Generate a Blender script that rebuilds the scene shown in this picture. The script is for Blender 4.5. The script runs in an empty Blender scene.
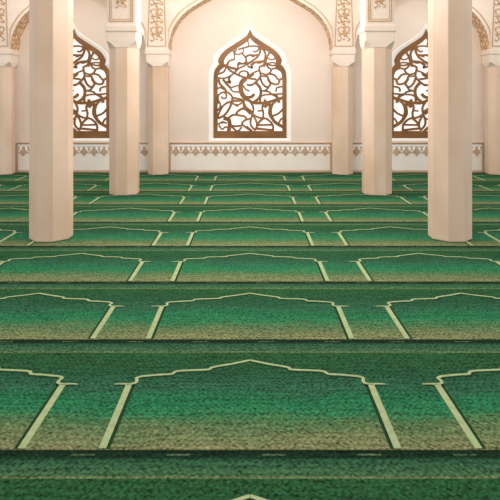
import bpy, bmesh, math, random
from mathutils import Vector
random.seed(4)
C = bpy.context.scene
COL = C.collection
PI = math.pi

# ------------------------------------------------------------------ helpers
class MB:
    def __init__(s): s.v=[]; s.f=[]; s.m=[]
    def add(s, verts, faces, mat=0):
        o=len(s.v); s.v+= [tuple(v) for v in verts]
        for f in faces: s.f.append([i+o for i in f]); s.m.append(mat)
    def box(s,x0,x1,y0,y1,z0,z1,mat=0):
        s.add([(x0,y0,z0),(x1,y0,z0),(x1,y1,z0),(x0,y1,z0),(x0,y0,z1),(x1,y0,z1),(x1,y1,z1),(x0,y1,z1)],
              [(0,3,2,1),(4,5,6,7),(0,1,5,4),(1,2,6,5),(2,3,7,6),(3,0,4,7)],mat)
    def rings(s, rings, mat=0, cap=True):
        n=len(rings[0]); vs=[p for r in rings for p in r]; fs=[]
        for k in range(len(rings)-1):
            for i in range(n):
                j=(i+1)%n
                fs.append((k*n+i,k*n+j,(k+1)*n+j,(k+1)*n+i))
        if cap:
            fs.append(tuple(reversed(range(n)))); fs.append(tuple((len(rings)-1)*n+i for i in range(n)))
        s.add(vs,fs,mat)
    def strip(s, L, R, lo, hi, fn, mat=0):
        # ribbon with left/right 2D edges between the depths lo and hi; fn(a,b,h) -> point
        n=len(L); vs=[]
        for i in range(n):
            vs += [fn(*L[i],lo),fn(*R[i],lo),fn(*R[i],hi),fn(*L[i],hi)]
        fs=[]
        for i in range(n-1):
            a=i*4; b=a+4
            for k in range(4):
                q=(k+1)%4; fs.append((a+k,a+q,b+q,b+k))
        fs.append((0,1,2,3)); fs.append(((n-1)*4+3,(n-1)*4+2,(n-1)*4+1,(n-1)*4))
        s.add(vs,fs,mat)
    def ribbon(s, path, w, lo, hi, fn, mat=0, taper=None):
        L=[];R=[]; n=len(path)
        for i,p in enumerate(path):
            a=path[max(i-1,0)]; b=path[min(i+1,n-1)]
            dx,dy=b[0]-a[0],b[1]-a[1]; l=math.hypot(dx,dy) or 1
            nx,ny=-dy/l,dx/l; ww=w/2
            if taper: ww*=taper(i/(n-1))
            L.append((p[0]+nx*ww,p[1]+ny*ww)); R.append((p[0]-nx*ww,p[1]-ny*ww))
        s.strip(L,R,lo,hi,fn,mat)
    def prism(s, poly, lo, hi, fn, mat=0):
        n=len(poly)
        vs=[fn(a,b,lo) for a,b in poly]+[fn(a,b,hi) for a,b in poly]
        fs=[tuple(range(n)),tuple(reversed(range(n,2*n)))]
        for i in range(n):
            j=(i+1)%n; fs.append((i,j,n+j,n+i))
        s.add(vs,fs,mat)
    def blob(s,c,r,rot=0,mat=0,nu=10,nv=6):
        # ellipsoid lying on a wall facing -Y, turned by rot in the XZ plane
        vs=[];fs=[]
        for i in range(nv+1):
            t=PI*i/nv
            for j in range(nu):
                p=2*PI*j/nu
                x=r[0]*math.sin(t)*math.cos(p); z=r[2]*math.sin(t)*math.sin(p); y=r[1]*math.cos(t)
                vs.append((c[0]+x*math.cos(rot)-z*math.sin(rot), c[1]+y, c[2]+x*math.sin(rot)+z*math.cos(rot)))
        for i in range(nv):
            for j in range(nu):
                k=(j+1)%nu; fs.append((i*nu+j,i*nu+k,(i+1)*nu+k,(i+1)*nu+j))
        s.add(vs,fs,mat)
    def build(s,name,mats,parent=None,loc=(0,0,0),bevel=0,smooth=False):
        me=bpy.data.meshes.new(name); me.from_pydata(s.v,[],s.f)
        if not isinstance(mats,(list,tuple)): mats=[mats]
        for m in mats: me.materials.append(m)
        for p,k in zip(me.polygons,s.m): p.material_index=k; p.use_smooth=smooth
        bm=bmesh.new(); bm.from_mesh(me)
        bmesh.ops.remove_doubles(bm,verts=bm.verts,dist=1e-5)
        bmesh.ops.recalc_face_normals(bm,faces=bm.faces); bm.to_mesh(me); bm.free()
        o=bpy.data.objects.new(name,me); COL.objects.link(o); o.location=loc
        if parent: o.parent=parent
        if bevel:
            b=o.modifiers.new('bevel','BEVEL'); b.width=bevel; b.segments=2; b.limit_method='ANGLE'; b.angle_limit=math.radians(25)
        return o

def tag(o,label=None,cat=None,group=None,kind=None):
    for k,v in (('label',label),('category',cat),('group',group),('kind',kind)):
        if v: o[k]=v
    return o
def empty(name,loc):
    o=bpy.data.objects.new(name,None); COL.objects.link(o); o.location=loc; o.empty_display_size=.2; return o
def copy_tree(o,parent=None):
    c=o.copy(); COL.objects.link(c); c.parent=parent
    for ch in [x for x in bpy.data.objects if x.parent==o]: copy_tree(ch,c)
    return c
def catmull(P,n=6):
    if len(P)<3:
        return [(P[0][0]+(P[1][0]-P[0][0])*i/n, P[0][1]+(P[1][1]-P[0][1])*i/n) for i in range(n+1)]
    out=[]
    for i in range(len(P)-1):
        p0=P[max(i-1,0)];p1=P[i];p2=P[i+1];p3=P[min(i+2,len(P)-1)]
        for k in range(n):
            t=k/n
            out.append(tuple(.5*((2*p1[a])+(-p0[a]+p2[a])*t+(2*p0[a]-5*p1[a]+4*p2[a]-p3[a])*t*t+(-p0[a]+3*p1[a]-3*p2[a]+p3[a])*t**3) for a in (0,1)))
    out.append(tuple(P[-1])); return out

# ------------------------------------------------------------------ materials
def lin(c):
    return tuple(((v/255)/12.92 if v/255<=.04045 else ((v/255+.055)/1.055)**2.4) for v in c)+(1,)
def newmat(name,rough=.6,spec=.3):
    m=bpy.data.materials.new(name); m.use_nodes=True; nt=m.node_tree; b=nt.nodes['Principled BSDF']
    b.inputs['Roughness'].default_value=rough; b.inputs['Specular IOR Level'].default_value=spec
    return m,nt,b
def plaster(name,c1,c2,scale=1.2,rough=.55,spec=.3,stretch=(1,1,1),bump=.0,fine=0):
    m,nt,b=newmat(name,rough,spec); N=nt.nodes; Lk=nt.links.new
    g=N.new('ShaderNodeNewGeometry'); mp=N.new('ShaderNodeMapping'); mp.inputs['Scale'].default_value=stretch
    n=N.new('ShaderNodeTexNoise'); n.inputs['Scale'].default_value=scale; n.inputs['Detail'].default_value=4; n.inputs['Roughness'].default_value=.55
    r=N.new('ShaderNodeValToRGB'); r.color_ramp.elements[0].position=.32; r.color_ramp.elements[1].position=.68
    r.color_ramp.elements[0].color=lin(c1); r.color_ramp.elements[1].color=lin(c2)
    Lk(g.outputs['Position'],mp.inputs['Vector']); Lk(mp.outputs[0],n.inputs['Vector']); Lk(n.outputs['Fac'],r.inputs['Fac'])
    Lk(r.outputs[0],b.inputs['Base Color'])
    if bump:
        n2=N.new('ShaderNodeTexNoise'); n2.inputs['Scale'].default_value=fine or 60; n2.inputs['Detail'].default_value=3
        bp=N.new('ShaderNodeBump'); bp.inputs['Strength'].default_value=bump; bp.inputs['Distance'].default_value=.01
        Lk(g.outputs['Position'],n2.inputs['Vector']); Lk(n2.outputs['Fac'],bp.inputs['Height']); Lk(bp.outputs[0],b.inputs['Normal'])
    return m
M={}
M['wall']=plaster('warm_plaster',(230,212,198),(238,224,213),.7,.6,.2,bump=.08)
M['dado']=plaster('dado_plaster',(243,233,222),(247,240,231),1.5,.5,.3)
M['shaft']=plaster('marble_shaft',(212,180,152),(234,208,188),1.1,.4,.35,(1,1,.6))
M['capital']=plaster('cream_stone',(232,212,195),(242,226,212),2.0,.45,.3)
M['trim']=plaster('tan_moulding',(196,164,134),(210,182,154),4,.5,.3)
M['lace']=plaster('lace_stone',(190,160,134),(206,178,152),8,.5,.3)
M['white']=plaster('white_stone',(252,249,246),(254,252,250),2,.5,.3)
M['gilt']=plaster('gilded_carving',(176,136,90),(206,170,122),30,.5,.4,bump=.3,fine=90)
M['wood']=plaster('brown_lattice',(118,80,46),(150,106,64),2.2,.5,.3,(1,1,1),bump=.06)
M['floor']=plaster('floor_screed',(60,62,55),(80,82,74),3,.8,.1)

def soffit_mat():
    m,nt,b=newmat('carved_soffit',.5,.3); N=nt.nodes; Lk=nt.links.new
    g=N.new('ShaderNodeNewGeometry'); v=N.new('ShaderNodeTexVoronoi'); v.inputs['Scale'].default_value=9; v.feature='DISTANCE_TO_EDGE'
    r=N.new('ShaderNodeValToRGB'); e=r.color_ramp.elements
    e[0].position=.02; e[0].color=lin((172,128,84)); e[1].position=.22; e[1].color=lin((226,198,164))
    bp=N.new('ShaderNodeBump'); bp.inputs['Strength'].default_value=.6; bp.inputs['Distance'].default_value=.02
    Lk(g.outputs['Position'],v.inputs['Vector']); Lk(v.outputs['Distance'],r.inputs['Fac']); Lk(r.outputs[0],b.inputs['Base Color'])
    Lk(v.outputs['Distance'],bp.inputs['Height']); Lk(bp.outputs[0],b.inputs['Normal'])
    return m
M['soffit']=soffit_mat()

def pane_mat():
    m,nt,b=newmat('daylit_pane',.4,.3)
    b.inputs['Base Color'].default_value=lin((250,248,244))
    b.inputs['Emission Color'].default_value=lin((255,250,246)); b.inputs['Emission Strength'].default_value=PANE
    return m
PANE=.55
M['pane']=pane_mat()

def carpet_mat():
    m,nt,b=newmat('woven_green_carpet',.95,.05); N=nt.nodes; Lk=nt.links.new
    def math_(op,a,b_=None,c=None):
        n=N.new('ShaderNodeMath'); n.operation=op
        for i,x in enumerate((a,b_,c)):
            if x is None: continue
            if isinstance(x,(int,float)): n.inputs[i].default_value=x
            else: Lk(x,n.inputs[i])
        return n.outputs[0]
    def mix(f,a,b_,bt='MIX'):
        n=N.new('ShaderNodeMix'); n.data_type='RGBA'; n.blend_type=bt
        if isinstance(f,(int,float)): n.inputs[0].default_value=f
        else: Lk(f,n.inputs[0])
        for i,x in ((6,a),(7,b_)):
            if isinstance(x,tuple): n.inputs[i].default_value=x
            else: Lk(x,n.inputs[i])
        return n.outputs[2]
    tc=N.new('ShaderNodeTexCoord'); sx=N.new('ShaderNodeSeparateXYZ'); Lk(tc.outputs['Object'],sx.inputs[0])
    geo=N.new('ShaderNodeNewGeometry')
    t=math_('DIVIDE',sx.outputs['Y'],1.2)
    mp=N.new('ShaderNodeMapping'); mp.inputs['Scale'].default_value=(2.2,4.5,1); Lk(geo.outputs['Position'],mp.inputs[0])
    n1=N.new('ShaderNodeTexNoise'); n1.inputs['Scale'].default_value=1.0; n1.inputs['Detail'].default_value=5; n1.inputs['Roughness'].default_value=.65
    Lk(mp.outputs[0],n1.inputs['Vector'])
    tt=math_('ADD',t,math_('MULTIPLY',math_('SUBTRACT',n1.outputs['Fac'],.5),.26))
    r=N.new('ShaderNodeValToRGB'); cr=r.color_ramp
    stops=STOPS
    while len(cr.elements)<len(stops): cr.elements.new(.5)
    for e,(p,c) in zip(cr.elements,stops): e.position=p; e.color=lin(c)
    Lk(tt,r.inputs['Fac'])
    # the flat border strip at the back of each row and its edge lines
    r2=N.new('ShaderNodeValToRGB'); cr=r2.color_ramp; cr.interpolation='LINEAR'
    st2=[(0,(104,118,76)),(.08,(62,98,66)),(.60,(40,80,56)),(.70,(22,48,30)),(1,(16,36,24))]
    while len(cr.elements)<len(st2): cr.elements.new(.5)
    for e,(p,c) in zip(cr.elements,st2): e.position=p; e.color=lin(c)
    Lk(math_('MULTIPLY',math_('SUBTRACT',t,.836),1/.164),r2.inputs['Fac'])
    strip=math_('GREATER_THAN',t,.836)
    col=mix(strip,r.outputs[0],r2.outputs[0])
    # long pale lozenges woven in the dark edge line
    sw=math_('SINE',math_('MULTIPLY',sx.outputs['X'],2*PI/.425))
    band=math_('COMPARE',t,.968,.005)
    col=mix(math_('MULTIPLY',math_('MULTIPLY',math_('GREATER_THAN',sw,.72),band),.35),col,lin((120,140,100)))
    # fine weave: small scallops
    u=math_('MULTIPLY',sx.outputs['X'],2*PI/.030); v=math_('MULTIPLY',sx.outputs['Y'],2*PI/.045)
    w=math_('MULTIPLY',math_('SINE',math_('ADD',math_('ADD',v,math_('MULTIPLY',n1.outputs['Fac'],26)),math_('MULTIPLY',math_('COSINE',u),1.3))),.5)
    n2=N.new('ShaderNodeTexNoise'); n2.inputs['Scale'].default_value=60; n2.inputs['Detail'].default_value=3; Lk(geo.outputs['Position'],n2.inputs['Vector'])
    mp3=N.new('ShaderNodeMapping'); mp3.inputs['Scale'].default_value=(2,26,1); Lk(geo.outputs['Position'],mp3.inputs[0])
    n3=N.new('ShaderNodeTexNoise'); n3.inputs['Scale'].default_value=1.5; n3.inputs['Detail'].default_value=4; Lk(mp3.outputs[0],n3.inputs['Vector'])
    k=math_('ADD',math_('MULTIPLY',w,.40),math_('MULTIPLY',math_('SUBTRACT',n2.outputs['Fac'],.5),2.8))
    k=math_('ADD',k,math_('MULTIPLY',math_('SUBTRACT',n3.outputs['Fac'],.5),.8))
    k=math_('ADD',k,1.0)
    hv=N.new('ShaderNodeVectorMath'); hv.operation='SCALE'; Lk(col,hv.inputs[0]); Lk(k,hv.inputs['Scale'])
    Lk(hv.outputs[0],b.inputs['Base Color'])
    bp=N.new('ShaderNodeBump'); bp.inputs['Strength'].default_value=.25; bp.inputs['Distance'].default_value=.004
    Lk(math_('ADD',w,n2.outputs['Fac']),bp.inputs['Height']); Lk(bp.outputs[0],b.inputs['Normal'])
    return m
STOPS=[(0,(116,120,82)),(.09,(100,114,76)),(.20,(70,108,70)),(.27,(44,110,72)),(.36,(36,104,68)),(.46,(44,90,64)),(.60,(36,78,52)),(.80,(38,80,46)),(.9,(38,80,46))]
M['carpet']=carpet_mat()
M['cream_pile']=plaster('cream_pile',(148,162,116),(168,182,136),20,.9,.05)
M['line_shadow']=plaster('line_shadow_green',(26,56,32),(34,66,40),20,.9,.05)  # green for the shadow painted alongside the cream lines

# ------------------------------------------------------------------ key dimensions (metres, camera at the origin looking along +Y)
F=586.0; EYE=1.6; HY=96
WALL=12.26; FACE=11.8
ROW0=2.644; ROW=1.2; CT=.005
TOP=4.3

# ------------------------------------------------------------------ floor
fl=MB(); fl.box(-9,9,-1.5,WALL+.3,-.12,0); tag(fl.build('floor',M['floor']),kind='structure')

# ------------------------------------------------------------------ carpet runners
PER=1.702; HALFP=.668
def row_mesh():
    mb=MB(); hw=PER*4.5
    # slab with softened front and back edges
    prof=[(.003,0),(.003,CT*.6),(.008,CT),(.836*ROW-.006,CT),(.836*ROW,CT-.003),(.836*ROW+.006,CT),(ROW-.008,CT),(ROW-.003,CT*.6),(ROW-.003,0)]
    xs=[-hw,hw]; rings=[[(x,y,z) for y,z in prof] for x in xs]
    mb.rings(rings,0)
    out=[(-.750,.497),(-.705,.500),(-.668,.497),(-.636,.510),(-.634,.535),(-.640,.556),(-.615,.572),(-.582,.578),(-.52,.588),(-.457,.594),(-.440,.604),(-.433,.618),(-.40,.628),(-.33,.634),(-.250,.640),(-.232,.647),(-.227,.660),(-.19,.676),(-.10,.704),(0,.742)]
    path=catmull(out,4)
    fn=lambda a,b,h:(a,b,h)
    for i in range(-4,5):
        cx=i*PER
        for s in (-1,1):
            xl=cx+s*HALFP
            y0=.006; y1=.497*ROW
            mb.box(min(xl,xl-s*.034),max(xl,xl-s*.034),y0,y1,CT,CT+.001,2)   # shadow beside the raised line, painted as a dark strip on the niche side
            mb.box(xl-.017,xl+.017,y0,y1,CT,CT+.003,1)
            p=[(cx-s*a,b*ROW) for a,b in path]
            tp=lambda u:(.35+.65*min(1,u/.08)) if u<.08 else 1
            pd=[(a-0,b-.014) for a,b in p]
            mb.ribbon(pd,.022,CT,CT+.001,fn,2,tp)  # same painted shadow along the arched outline
            mb.ribbon(p,.019,CT,CT+.003,fn,1,tp)
    return mb
r0=row_mesh().build('prayer_carpet',[M['carpet'],M['cream_pile'],M['line_shadow']])
rows=[-1,0,1,2,3,4,5,6,7]
lab={-1:'green prayer carpet row cut off by the bottom edge, mostly its plain border showing',
 0:'nearest green prayer carpet row with its cream niche outline fully in view',
 1:'green prayer carpet row, the second whole one from the front',
 2:'green prayer carpet row just in front of the two tallest marble columns',
 3:'green prayer carpet row on which the two nearest marble columns stand',
 4:'green prayer carpet row directly behind the two nearest marble columns',
 5:'green prayer carpet row carrying the middle pair of marble columns',
 6:'green prayer carpet row directly behind the middle pair of columns',
 7:'farthest green prayer carpet row, running along the foot of the window wall'}
for n,k in enumerate(rows):
    o=r0 if n==0 else copy_tree(r0)
    o.location=(0,ROW0+ROW*k,0); tag(o,lab[k],'carpet','green prayer carpets laid in rows')

# ------------------------------------------------------------------ windows: outlines on the wall, in units of 1/47.7 m
S=47.7
def wp(px,py,cx=0,mir=1):
    return (cx+mir*(px-250.5)/S, EYE+(HY-py)/S)
OUT_=[(250.5,22.5),(247,29.5),(243,33.8),(235,39.5),(226,45),(219,50.5),(215,56),(213.8,60.5),(214.6,63.3),(211.3,67.5),(209.7,72.5),(209.3,78),(209.3,141)]
FRM=[(250.5,29),(247.6,35),(243.6,38.4),(235.2,43.9),(226.8,49.4),(221.8,54.2),(218.9,59.3),(218.9,62.3),(219.8,64.2),(216,68.8),(214.5,73),(214,78),(214,138)]
INN=[(250.5,38),(248,41),(244.5,43.8),(236.5,49),(230.5,53),(226.5,57),(224.6,61),(225,64),(225.8,66.2),(221.5,69.8),(219,74),(218.2,79),(218.2,131)]
def full(h):
    a=catmull(h[:9],5); b=catmull(h[8:12],5); left=a+b[1:]+[h[12]]
    right=[(501-x,y) for x,y in reversed(left)]
    return left+right[:-1]          # tip, down the left, across the bottom, up the right
R1=(210,24);R2=(248,24);R3=(210,60);R4=(248,60);R5=(210,98);R6=(248,98)
STK=[
(R1,1.6,[(455,175),(465,265)]),
(R1,1.8,[(340,305),(420,278),(500,262),(560,265),(625,285)]),
(R1,1.6,[(300,350),(350,360),(400,330),(405,290)]),
(R1,1.8,[(285,310),(297,370),(290,420),(240,435),(210,500)]),
(R1,1.6,[(290,350),(325,300)]),
(R1,2.0,[(380,340),(430,400),(445,460),(520,440)]),
(R1,1.8,[(335,500),(345,460),(400,470),(445,450)]),
(R1,2.2,[(420,395),(470,370),(530,372),(580,368)]),
(R1,1.8,[(500,385),(540,385)]),
(R2,2.2,[(130,270),(152,320),(115,395),(45,445),(-10,490)]),
(R2,2.2,[(155,280),(200,320),(212,380),(190,440),(130,462),(95,445)]),
(R2,1.8,[(65,318),(95,330),(135,300)]),
(R2,2.2,[(215,300),(262,330),(232,390),(215,450),(195,510)]),
(R2,1.6,[(235,400),(285,425),(325,410)]),
(R2,1.6,[(225,470),(300,458),(380,478)]),
(R2,1.6,[(105,450),(40,500)]),
(R3,2.8,[(150,50),(205,75),(270,95),(335,110)]),
(R3,1.8,[(195,75),(230,15),(300,-10)]),
(R3,2.0,[(195,85),(170,140),(95,168)]),
(R3,1.8,[(85,210),(180,215),(250,185),(300,150),(330,100),(350,50),(400,42),(440,20)]),
(R3,2.2,[(205,75),(240,120),(300,155),(380,195),(500,222),(560,228)]),
(R3,1.8,[(300,150),(350,100),(430,55),(440,-20)]),
(R3,1.8,[(345,182),(370,140),(420,130),(465,155),(450,195),(500,190),(530,160)]),
(R3,5.0,[(435,215),(380,270),(372,350),(405,430),(470,470)]),
(R3,1.8,[(400,305),(435,350),(480,368)]),
(R3,2.4,[(395,390),(440,440),(500,442),(530,400)]),
(R3,1.8,[(440,288),(470,297),(500,288)]),
(R3,2.6,[(105,225),(130,290),(180,340),(200,375)]),
(R3,2.6,[(160,228),(200,280),(255,335)]),
(R3,2.4,[(255,185),(230,225),(250,268),(200,255)]),
(R3,1.8,[(250,332),(310,310),(365,300)]),
(R3,1.8,[(250,340),(285,375),(365,380)]),
(R3,1.8,[(85,345),(130,328),(175,352)]),
(R3,2.0,[(110,520),(103,430),(150,385),(197,402),(198,448),(160,456),(140,432)]),
(R3,2.2,[(180,365),(240,400),(275,450),(255,495),(200,505)]),
(R3,2.4,[(270,450),(350,462),(420,490)]),
(R4,1.8,[(-10,205),(70,150),(145,122)]),
(R4,1.8,[(-5,150),(25,195)]),
(R4,2.0,[(0,75),(60,92),(45,55),(110,20),(195,12)]),
(R4,2.2,[(210,5),(190,60),(140,88),(150,150),(150,200),(100,260),(40,300),(-10,290)]),
(R4,2.0,[(215,20),(240,80),(282,118),(235,172),(150,150)]),
(R4,1.8,[(230,50),(310,65),(385,40)]),
(R4,1.8,[(275,115),(340,98),(410,135)]),
(R4,1.8,[(155,190),(245,195)]),
(R4,2.2,[(235,160),(320,178),(368,232),(425,212)]),
(R4,2.2,[(235,195),(282,270),(358,288),(382,240)]),
(R4,2.2,[(150,210),(180,280),(230,322),(272,285),(238,225)]),
(R4,3.0,[(100,270),(150,330),(158,400),(130,460),(70,505)]),
(R4,1.8,[(155,372),(230,350),(272,285)]),
(R4,2.0,[(180,362),(260,380),(300,408),(425,398)]),
(R4,1.8,[(145,445),(200,415),(300,408)]),
(R4,2.0,[(340,378),(350,332),(425,312)]),
(R4,3.0,[(300,408),(352,440),(378,510)]),
(R4,1.8,[(350,480),(425,455)]),
(R4,3.2,[(-10,445),(45,438),(82,402)]),
(R4,3.0,[(190,482),(225,485)]),
(R5,2.0,[(75,0),(118,50),(130,100),(95,150)]),
(R5,2.2,[(95,245),(110,190),(160,95),(250,42),(400,32)]),
(R5,2.6,[(100,242),(175,205),(232,130),(262,60),(275,-10)]),
(R5,1.8,[(265,60),(335,82),(412,40)]),
(R5,2.0,[(405,30),(435,105),(510,165)]),
(R5,2.0,[(408,30),(412,110),(490,195)]),
(R5,2.6,[(315,195),(340,155),(395,125),(435,138)]),
(R5,2.2,[(230,235),(280,200),(350,205),(420,220),(435,252),(390,290),(382,325),(300,335),(245,320)]),
(R5,4.2,[(165,238),(228,258),(240,320),(228,400)]),
(R5,1.8,[(90,312),(160,288),(205,302)]),
(R5,2.4,[(145,275),(165,300)]),
(R5,1.8,[(110,320),(150,372),(185,345),(225,352)]),
(R5,2.2,[(385,315),(450,360),(510,395)]),
(R5,2.0,[(425,262),(505,238)]),
(R5,2.0,[(262,335),(330,395),(385,345)]),
(R5,2.0,[(305,82),(345,98)]),
(R6,3.0,[(-20,10),(70,55),(150,60),(240,50),(340,20),(430,-10)]),
(R6,2.4,[(152,-10),(150,60)]),
(R6,2.2,[(200,55),(175,110),(190,180),(188,230),(245,258),(300,320),(305,400)]),
(R6,3.4,[(205,115),(225,85),(272,80),(262,180),(300,250),(345,300),(425,345)]),
(R6,2.2,[(295,215),(370,182),(425,125)]),
(R6,2.4,[(285,210),(280,130),(310,60),(365,15)]),
(R6,1.8,[(118,155),(170,150)]),
(R6,2.2,[(30,40),(70,115),(60,190),(38,260),(42,325),(95,385)]),
(R6,2.2,[(-10,125),(60,190),(130,230),(200,242)]),
(R6,2.2,[(58,190),(102,270),(112,330),(90,385)]),
(R6,2.4,[(195,235),(140,285),(105,335)]),
(R6,2.0,[(120,322),(300,318)]),
(R6,2.4,[(100,362),(300,382)]),
(R6,2.0,[(365,310),(395,255),(430,238)]),
(R6,2.0,[(-10,335),(55,395)]),
]
def window(n,cx,mir,label):
    yF=WALL+.012
    root=empty('window_%d'%n,(cx,yF,EYE+(HY-138)/S))
    tag(root,kind='structure'); root['label']=label
    lx,ly,lz=root.location
    fn=lambda a,b,h:(a-lx,h-ly,b-lz)
    o_=[wp(*p,cx,mir) for p in full(OUT_)]; f_=[wp(*p,cx,mir) for p in full(FRM)]; i_=[wp(*p,cx,mir) for p in full(INN)]
    # white splayed surround
    sm=MB(); n_=len(o_)
    rings=[[fn(*p,WALL-.004) for p in o_],[fn(*p,WALL-.006) for p in [((a[0]*.75+b[0]*.25),(a[1]*.75+b[1]*.25)) for a,b in zip(o_,f_)]],[fn(*p,yF+.01) for p in f_],[fn(*p,yF+.06) for p in f_],[fn(*p,yF+.06) for p in o_]]
    sm.rings(rings+[rings[0]],0,cap=False); sm.build('window_surround',M['white'],root)
    # brown outer frame
    fm=MB(); fr=[[fn(*p,yF) for p in f_],[fn(*p,yF) for p in i_],[fn(*p,yF+.04) for p in i_],[fn(*p,yF+.04) for p in f_]]
    fm.rings(fr+[fr[0]],0,cap=False); fm.build('window_frame',M['wood'],root)
    lm=MB()
    for q,(org,w,pts) in enumerate(STK):
        path=[wp(org[0]+a/11.9,org[1]+b/11.9,cx,mir) for a,b in catmull(pts,6)]
        e=.004+.0002*q%.009
        lm.ribbon(path,w*.96/S,yF+e,yF+.034,fn,0)
    lm.build('lattice',M['wood'],root)
    pm=MB(); pm.prism(f_,yF+.062,yF+.07,fn); pm.build('pane',M['pane'],root)
WINS=[(1,.0,1,'centre ogee window with scrolling brown lattice, clear of the columns'),
 (2,-3.69,1,'ogee window with brown lattice between the left hand columns'),
 (3,3.69,-1,'ogee window with brown lattice between the right hand columns')]
for w in WINS: window(*w)

# ------------------------------------------------------------------ wall with ogee openings
bm=bmesh.new()
def loop(pts):
    vs=[bm.verts.new((a,WALL,b)) for a,b in pts]
    return [bm.edges.new((vs[i],vs[(i+1)%len(vs)])) for i in range(len(vs))]
E=loop([(-9,0),(9,0),(9,TOP),(-9,TOP)])
for n,cx,mir,_ in WINS: E+=loop([wp(*p,cx,mir) for p in full(OUT_)])
g=bmesh.ops.triangle_fill(bm,use_beauty=True,use_dissolve=False,edges=E)
fs=[f for f in g['geom'] if isinstance(f,bmesh.types.BMFace)]
ex=bmesh.ops.extrude_face_region(bm,geom=fs)
bmesh.ops.translate(bm,vec=(0,.28,0),verts=[v for v in ex['geom'] if isinstance(v,bmesh.types.BMVert)])
bmesh.ops.recalc_face_normals(bm,faces=bm.faces)
me=bpy.data.meshes.new('wall_back'); bm.to_mesh(me); bm.free(); me.materials.append(M['wall'])
wo=bpy.data.objects.new('wall_back',me); COL.objects.link(wo); tag(wo,kind='structure')

# ------------------------------------------------------------------ dado frieze in each bay
XL,XR,XO=-1.875,1.893,5.06
def dado(n,x0,x1):
    root=empty('trim_%d'%n,((x0+x1)/2,WALL,0)); tag(root,kind='structure')
    lx,ly,lz=root.location; fn=lambda a,b,h:(a-lx,h-ly,b-lz)
    zt=EYE+(HY-142.2)/S
    b=MB(); b.box(x0-lx,x1-lx,-.012,0,.05,zt-.02); b.build('dado_panel',M['dado'],root)
    f=MB(); f.box(x0-lx,x1-lx,-.05,0,zt-.022,zt); f.box(x0-lx,x1-lx,-.035,0,zt-.034,zt-.022)
    f.box(x0-lx,x0-lx+.03,-.03,0,.05,zt-.03); f.box(x1-lx-.03,x1-lx,-.03,0,.05,zt-.03)
    f.build('dado_rail',M['trim'],root,bevel=.004)
    k=MB(); k.box(x0-lx,x1-lx,-.03,0,.0,.045); k.build('skirting',M['trim'],root,bevel=.006)
    # lace frieze: scalloped lower edge with a drop at each joint
    step=.2115; a0=x0+.03; a1=x1-.03; cnt=max(1,round((a1-a0)/step)); st=(a1-a0)/cnt
    z_=lambda py: EYE+(HY-py)/S
    yb=WALL-.024
    m=MB()
    up=z_(144.2)
    for i in range(cnt):
        c=a0+st*(i+.5)
        poly=[(c-st/2,up),(c-st/2,z_(152.2)),(c-st*.38,z_(152.4)),(c-st*.30,z_(153.0)),(c-st*.17,z_(153.4)),(c-st*.12,z_(154.6)),(c,z_(156)),(c+st*.12,z_(154.6)),(c+st*.17,z_(153.4)),(c+st*.30,z_(153.0)),(c+st*.38,z_(152.4)),(c+st/2,z_(152.2)),(c+st/2,up)]
        m.prism(poly,yb,WALL-.010,fn,0)
        # pendant diamond
        d=[(c-.030,z_(151.2)),(c,z_(153.9)),(c+.030,z_(151.2)),(c,z_(148.2))]
        m.prism(d,yb-.008,yb,fn,2)
    m.box(a0-lx,a1-lx,yb-.004-ly,yb-ly,z_(146.3),up,1)
    for i in range(cnt+1):
        c=a0+st*i
        for s in (-1,1):
            if a0+.03<c+s*.05<a1-.03:
                m.blob((c+s*.046-lx,yb-ly,z_(148.6)),(.026,.012,.048),-s*.4,1)
                m.blob((c+s*.016-lx,yb-ly,z_(151.3)),(.011,.008,.022),-s*.6,1)
        if 0<i<cnt: m.blob((c-lx,yb-ly,z_(149.2)),(.013,.010,.015),0,2)
    m.build('lace_frieze',[M['lace'],M['white'],M['trim']],root,smooth=False)
dado(1,-1.682,1.700); dado(2,-4.87,-2.07); dado(3,2.09,4.87)
dado(4,-8.4,-5.26); dado(5,5.26,8.4)

# ------------------------------------------------------------------ columns
def section(hx,hy,c,z,cy=0):
    return [(-hx+c,cy-hy,z),(hx-c,cy-hy,z),(hx,cy-hy+c,z),(hx,cy+hy-c,z),(hx-c,cy+hy,z),(-hx+c,cy+hy,z),(-hx,cy+hy-c,z),(-hx,cy-hy+c,z)]
def floral(mb,x,z,y,s,seed):
    rnd=random.Random(seed)
    fn=lambda a,b,h:(x+a*s,y-h,z+b*s)
    def flower(cx,cz,r,n):
        for k in range(n):
            a=2*PI*k/n+.3
            mb.blob((x+(cx+math.cos(a)*r)*s,y,z+(cz+math.sin(a)*r)*s),(r*.62*s,.012,r*.36*s),a)
        mb.blob((x+cx*s,y,z+cz*s),(r*.36*s,.016,r*.36*s))
    flower(.1,.0,.3,6); flower(-.55,-.15,.2,5)
    for c in ([(-.3,-.1),(-.7,.25),(-.75,.7),(-.3,.9),(-.1,.7)],[(.3,.1),(.7,.4),(.65,.8),(.3,.95),(.2,.75)],
              [(.1,-.3),(.5,-.5),(.75,-.85),(.45,-1.0)],[(-.5,-.35),(-.35,-.75),(-.7,-1.0),(-.85,-.8)],[(0,.3),(.0,.8),(.05,1.3),(-.4,1.6),(.5,1.6)]):
        mb.ribbon(catmull(c,5),.11,0,.011,fn,0)
    for a,b,r in ((-.75,.7,.5),(.65,.8,2.4),(.75,-.85,.9),(-.7,-1.0,2.2),(.2,.75,1.2),(0,-.75,1.5),(-.1,1.2,.2),(.62,0,.1)):
        mb.blob((x+a*s,y,z+b*s),(.17*s,.012,.09*s),r)
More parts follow.
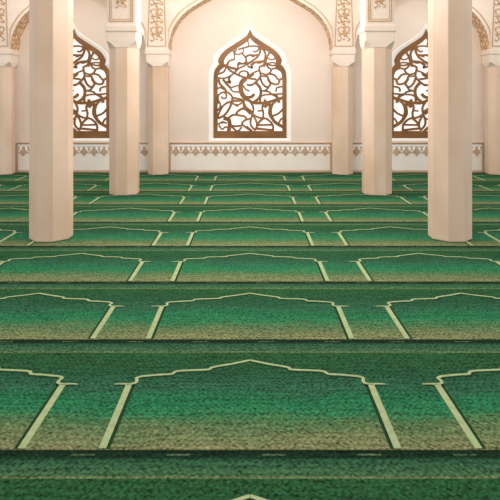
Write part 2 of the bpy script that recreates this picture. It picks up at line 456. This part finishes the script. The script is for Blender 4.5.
def frame_rect(mb,x0,x1,z0,z1,w,y0,y1,mat=0,xt0=None,xt1=None):
    # picture-frame moulding; xt0/xt1 let the top be narrower
    xt0=x0 if xt0 is None else xt0; xt1=x1 if xt1 is None else xt1
    fn=lambda a,b,h:(a,h,b)
    o=[(x0,z0),(x1,z0),(xt1,z1),(xt0,z1)]; i=[(x0+w,z0+w),(x1-w,z0+w),(xt1-w,z1-w),(xt0+w,z1-w)]
    r=[[fn(*p,y0) for p in o],[fn(*p,y0) for p in i],[fn(*p,y1) for p in i],[fn(*p,y1) for p in o]]
    mb.rings(r+[r[0]],mat,cap=False)

def column(x,yfront,w,z_sh,z_ta,z_bl,z_ab,label,kind):
    """free-standing octagonal column; yfront is where the shaft's front facet stands"""
    cy=yfront+w/2
    root=empty('marble_column',(x,cy,CT+.0032)); tag(root,label,'column','marble columns on the carpet','thing')
    h=w/2; c=w*.2929
    zz=lambda z:z-CT-.0032
    s=MB(); s.rings([section(h*.985,h*.985,c,0),section(h,h,c,.012),section(h,h,c,zz(z_sh))]); s.build('shaft',M['shaft'],root,bevel=.005)
    k=MB(); R=[]
    hb=h+.006
    for i in range(9):
        u=i/8; e=u**1.25
        R.append(section(hb+.006*e,hb+.006*e,c*(1-e)+.012*e,zz(z_sh+(z_ta-z_sh)*u)))
    R.append(section(hb+.008,hb+.008,.010,zz(z_bl)))
    k.rings(R); k.build('capital',M['capital'],root,bevel=.003)
    a=MB(); ha=h+.03; yb=.05
    a.rings([section(ha-.012,ha-.012+yb/2,.01,zz(z_bl),yb/2),section(ha,ha+yb/2,.008,zz(z_bl+.018),yb/2),section(ha,ha+yb/2,.008,zz(z_ab-.012),yb/2),section(ha-.008,ha-.008+yb/2,.008,zz(z_ab),yb/2)])
    a.build('abacus',M['capital'],root,bevel=.004)
    p=MB(); hp=h+.004
    p.rings([section(hp,hp,.004,zz(z_ab)),section(hp,hp,.004,zz(TOP))]); pier=p.build('pier',M['capital'],root)
    q=MB(); zb=zz(z_ab)+.055
    frame_rect(q,-hp+.04,hp-.04,zb,zb+1.1,.014,-hp-.010,-hp,0)
    frame_rect(q,-hp+.075,hp-.075,zb+.035,zb+1.065,.008,-hp-.007,-hp,0)
    for t in range(2): floral(q,0,zb+.33+t*.45,-hp,.11,t)
    q.build('carved_panel',M['gilt'],pier)
    return root
def wall_column(x,label):
    w=.41; h=w/2; c=w*.2929; yf=FACE; cy=yf+.225
    root=empty('engaged_column',(x,cy,CT+.0032)); tag(root,label,'column','columns standing against the back wall','thing')
    zz=lambda z:z-CT-.0032
    s=MB(); s.rings([section(h*.985,h*.985,c,0),section(h,h,c,.012),section(h,h,c,zz(2.204))]); s.build('shaft',M['shaft'],root,bevel=.005)
    k=MB(); R=[]; hb=.214
    for i in range(9):
        u=i/8; e=u**1.25
        R.append(section(hb+.008*e,hb+.004*e,c*(1-e)+.012*e,zz(2.204+.081*u)))
    R.append(section(.224,.219,.010,zz(2.436))); k.rings(R); k.build('capital',M['capital'],root,bevel=.003)
    a=MB(); a.rings([section(.228,.224,.01,zz(2.436)),section(.24,.233,.008,zz(2.452)),section(.24,.233,.008,zz(2.536)),section(.232,.229,.008,zz(2.546))]); a.build('abacus',M['capital'],root,bevel=.004)
    p=MB(); p.rings([section(.232,.225,.001,zz(2.546)),section(.232,.225,.001,zz(TOP))]); pier=p.build('pier',M['capital'],root)
    q=MB(); y=-.225
    frame_rect(q,-.19,.19,zz(2.60),zz(3.75),.014,y-.012,y,0,-.15,.15)
    for t in range(3): floral(q,0,zz(2.60)+.26+t*.36,y,.15,t+5)
    q.build('carved_panel',M['gilt'],pier)
    return root
wall_column(XL,'engaged marble column at the wall, left of the centre window')
wall_column(XR,'engaged marble column at the wall, right of the centre window')
wall_column(-XO,'engaged marble column at the wall, beyond the far left column')
wall_column(XO,'engaged marble column at the wall, beyond the far right column')
column(-2.056,9.37,.454,2.375,2.48,2.623,2.735,'octagonal marble column with square capital, middle one on the left side','mid')
column(2.076,9.37,.454,2.375,2.48,2.623,2.735,'octagonal marble column with square capital, middle one on the right side','mid')
column(-2.236,6.38,.438,2.95,3.06,3.20,3.31,'tallest and nearest octagonal marble column on the left side','near')
column(2.249,6.38,.438,2.95,3.06,3.20,3.31,'tallest and nearest octagonal marble column on the right side','near')

# ------------------------------------------------------------------ arches along the wall
def arch(x0,x1,label):
    zs=2.548; r=.987; hw=(x1-x0)/2; xm=(x0+x1)/2
    root=empty('pointed_arch',(xm,FACE,zs)); tag(root,label,'arch','arches along the back wall')
    half=[]
    turn=math.radians(58)
    for i in range(15):
        a=turn*i/14; half.append((-hw+r*(1-math.cos(a)), r*math.sin(a)))
    xe,ze=half[-1]; sl=math.tan(PI/2-turn)
    for i in range(1,9):
        u=i/8; half.append((xe*(1-u), ze+sl*(-xe)*u*(1-.22*u)))
    cur=half+[(-a,b) for a,b in reversed(half[:-1])]
    D=WALL-FACE-.004
    fn=lambda a,b,h:(a,h,b)
    # spandrel wall above the opening
    s=MB(); n=len(cur); top=TOP-zs
    L=[(a,top) for a,b in cur]; s.strip(L,[(a,b+.018) for a,b in cur],0,D,fn); sp=s.build('spandrel',M['capital'],root)
    f=MB(); inner=[];
    f.strip([(a,b+.02) for a,b in cur],cur,.012,D,fn); f.build('carved_soffit',M['soffit'],root)
    # raised edge mouldings that follow the curve on the face
    def off(d):
        o=[]
        for i,p in enumerate(cur):
            a=cur[max(i-1,0)]; b=cur[min(i+1,n-1)]; dx,dy=b[0]-a[0],b[1]-a[1]; l=math.hypot(dx,dy)
            o.append((min(max(p[0]-dy/l*d,-hw+.0005),hw-.0005),p[1]+dx/l*d))
        return o
    m=MB(); m.strip(off(.075),off(.060),-.012,0,fn); m.build('edge_moulding',M['gilt'],root)
    m=MB(); m.strip(off(.030),cur,-.010,.012,fn); m.build('arch_rim',M['capital'],root)
    return root
arch(XL+.2325,XR-.2325,'wide pointed wall arch with carved underside over the centre window')
arch(-XO+.2325,XL-.2325,'pointed wall arch with carved underside, left of the centre one')
arch(XR+.2325,XO-.2325,'pointed wall arch with carved underside, right of the centre one')

# ------------------------------------------------------------------ light
w=bpy.data.worlds.new('World'); C.world=w; w.use_nodes=True
bg=w.node_tree.nodes['Background']; bg.inputs[0].default_value=(1,.95,.915,1); bg.inputs[1].default_value=.78
def area(x,y,z,size,power,col):
    l=bpy.data.lights.new('unseen_light','POINT'); l.shadow_soft_size=size; l.energy=power; l.color=col  # point light added out of view, no fitting modelled
    o=bpy.data.objects.new('unseen_light',l); COL.objects.link(o); o.location=(x,y,z)
area(-.1,10.6,3.42,.2,34,(1,.88,.78))
area(0,9.0,3.16,.18,120,(1,.93,.88))  # unseen lights over the aisle, placed to brighten the inner column facets
area(0,6.0,2.85,.16,105,(1,.93,.88))
for x in (-3.7,3.7): area(x,10.9,3.7,.25,24,(1,.88,.76))  # unseen fill added to brighten the outer bays

# ------------------------------------------------------------------ camera
cam=bpy.data.cameras.new('Camera'); co=bpy.data.objects.new('Camera',cam); COL.objects.link(co)
co.location=(0,0,EYE); co.rotation_euler=(PI/2,0,0); cam.sensor_width=36; cam.lens=F/500*36; cam.shift_y=-(250-HY)/500
cam.clip_start=.05
C.camera=co
C.view_settings.view_transform='Standard'; C.view_settings.look='None'; C.view_settings.gamma=1; C.view_settings.exposure=.40; C.view_settings.use_curve_mapping=False
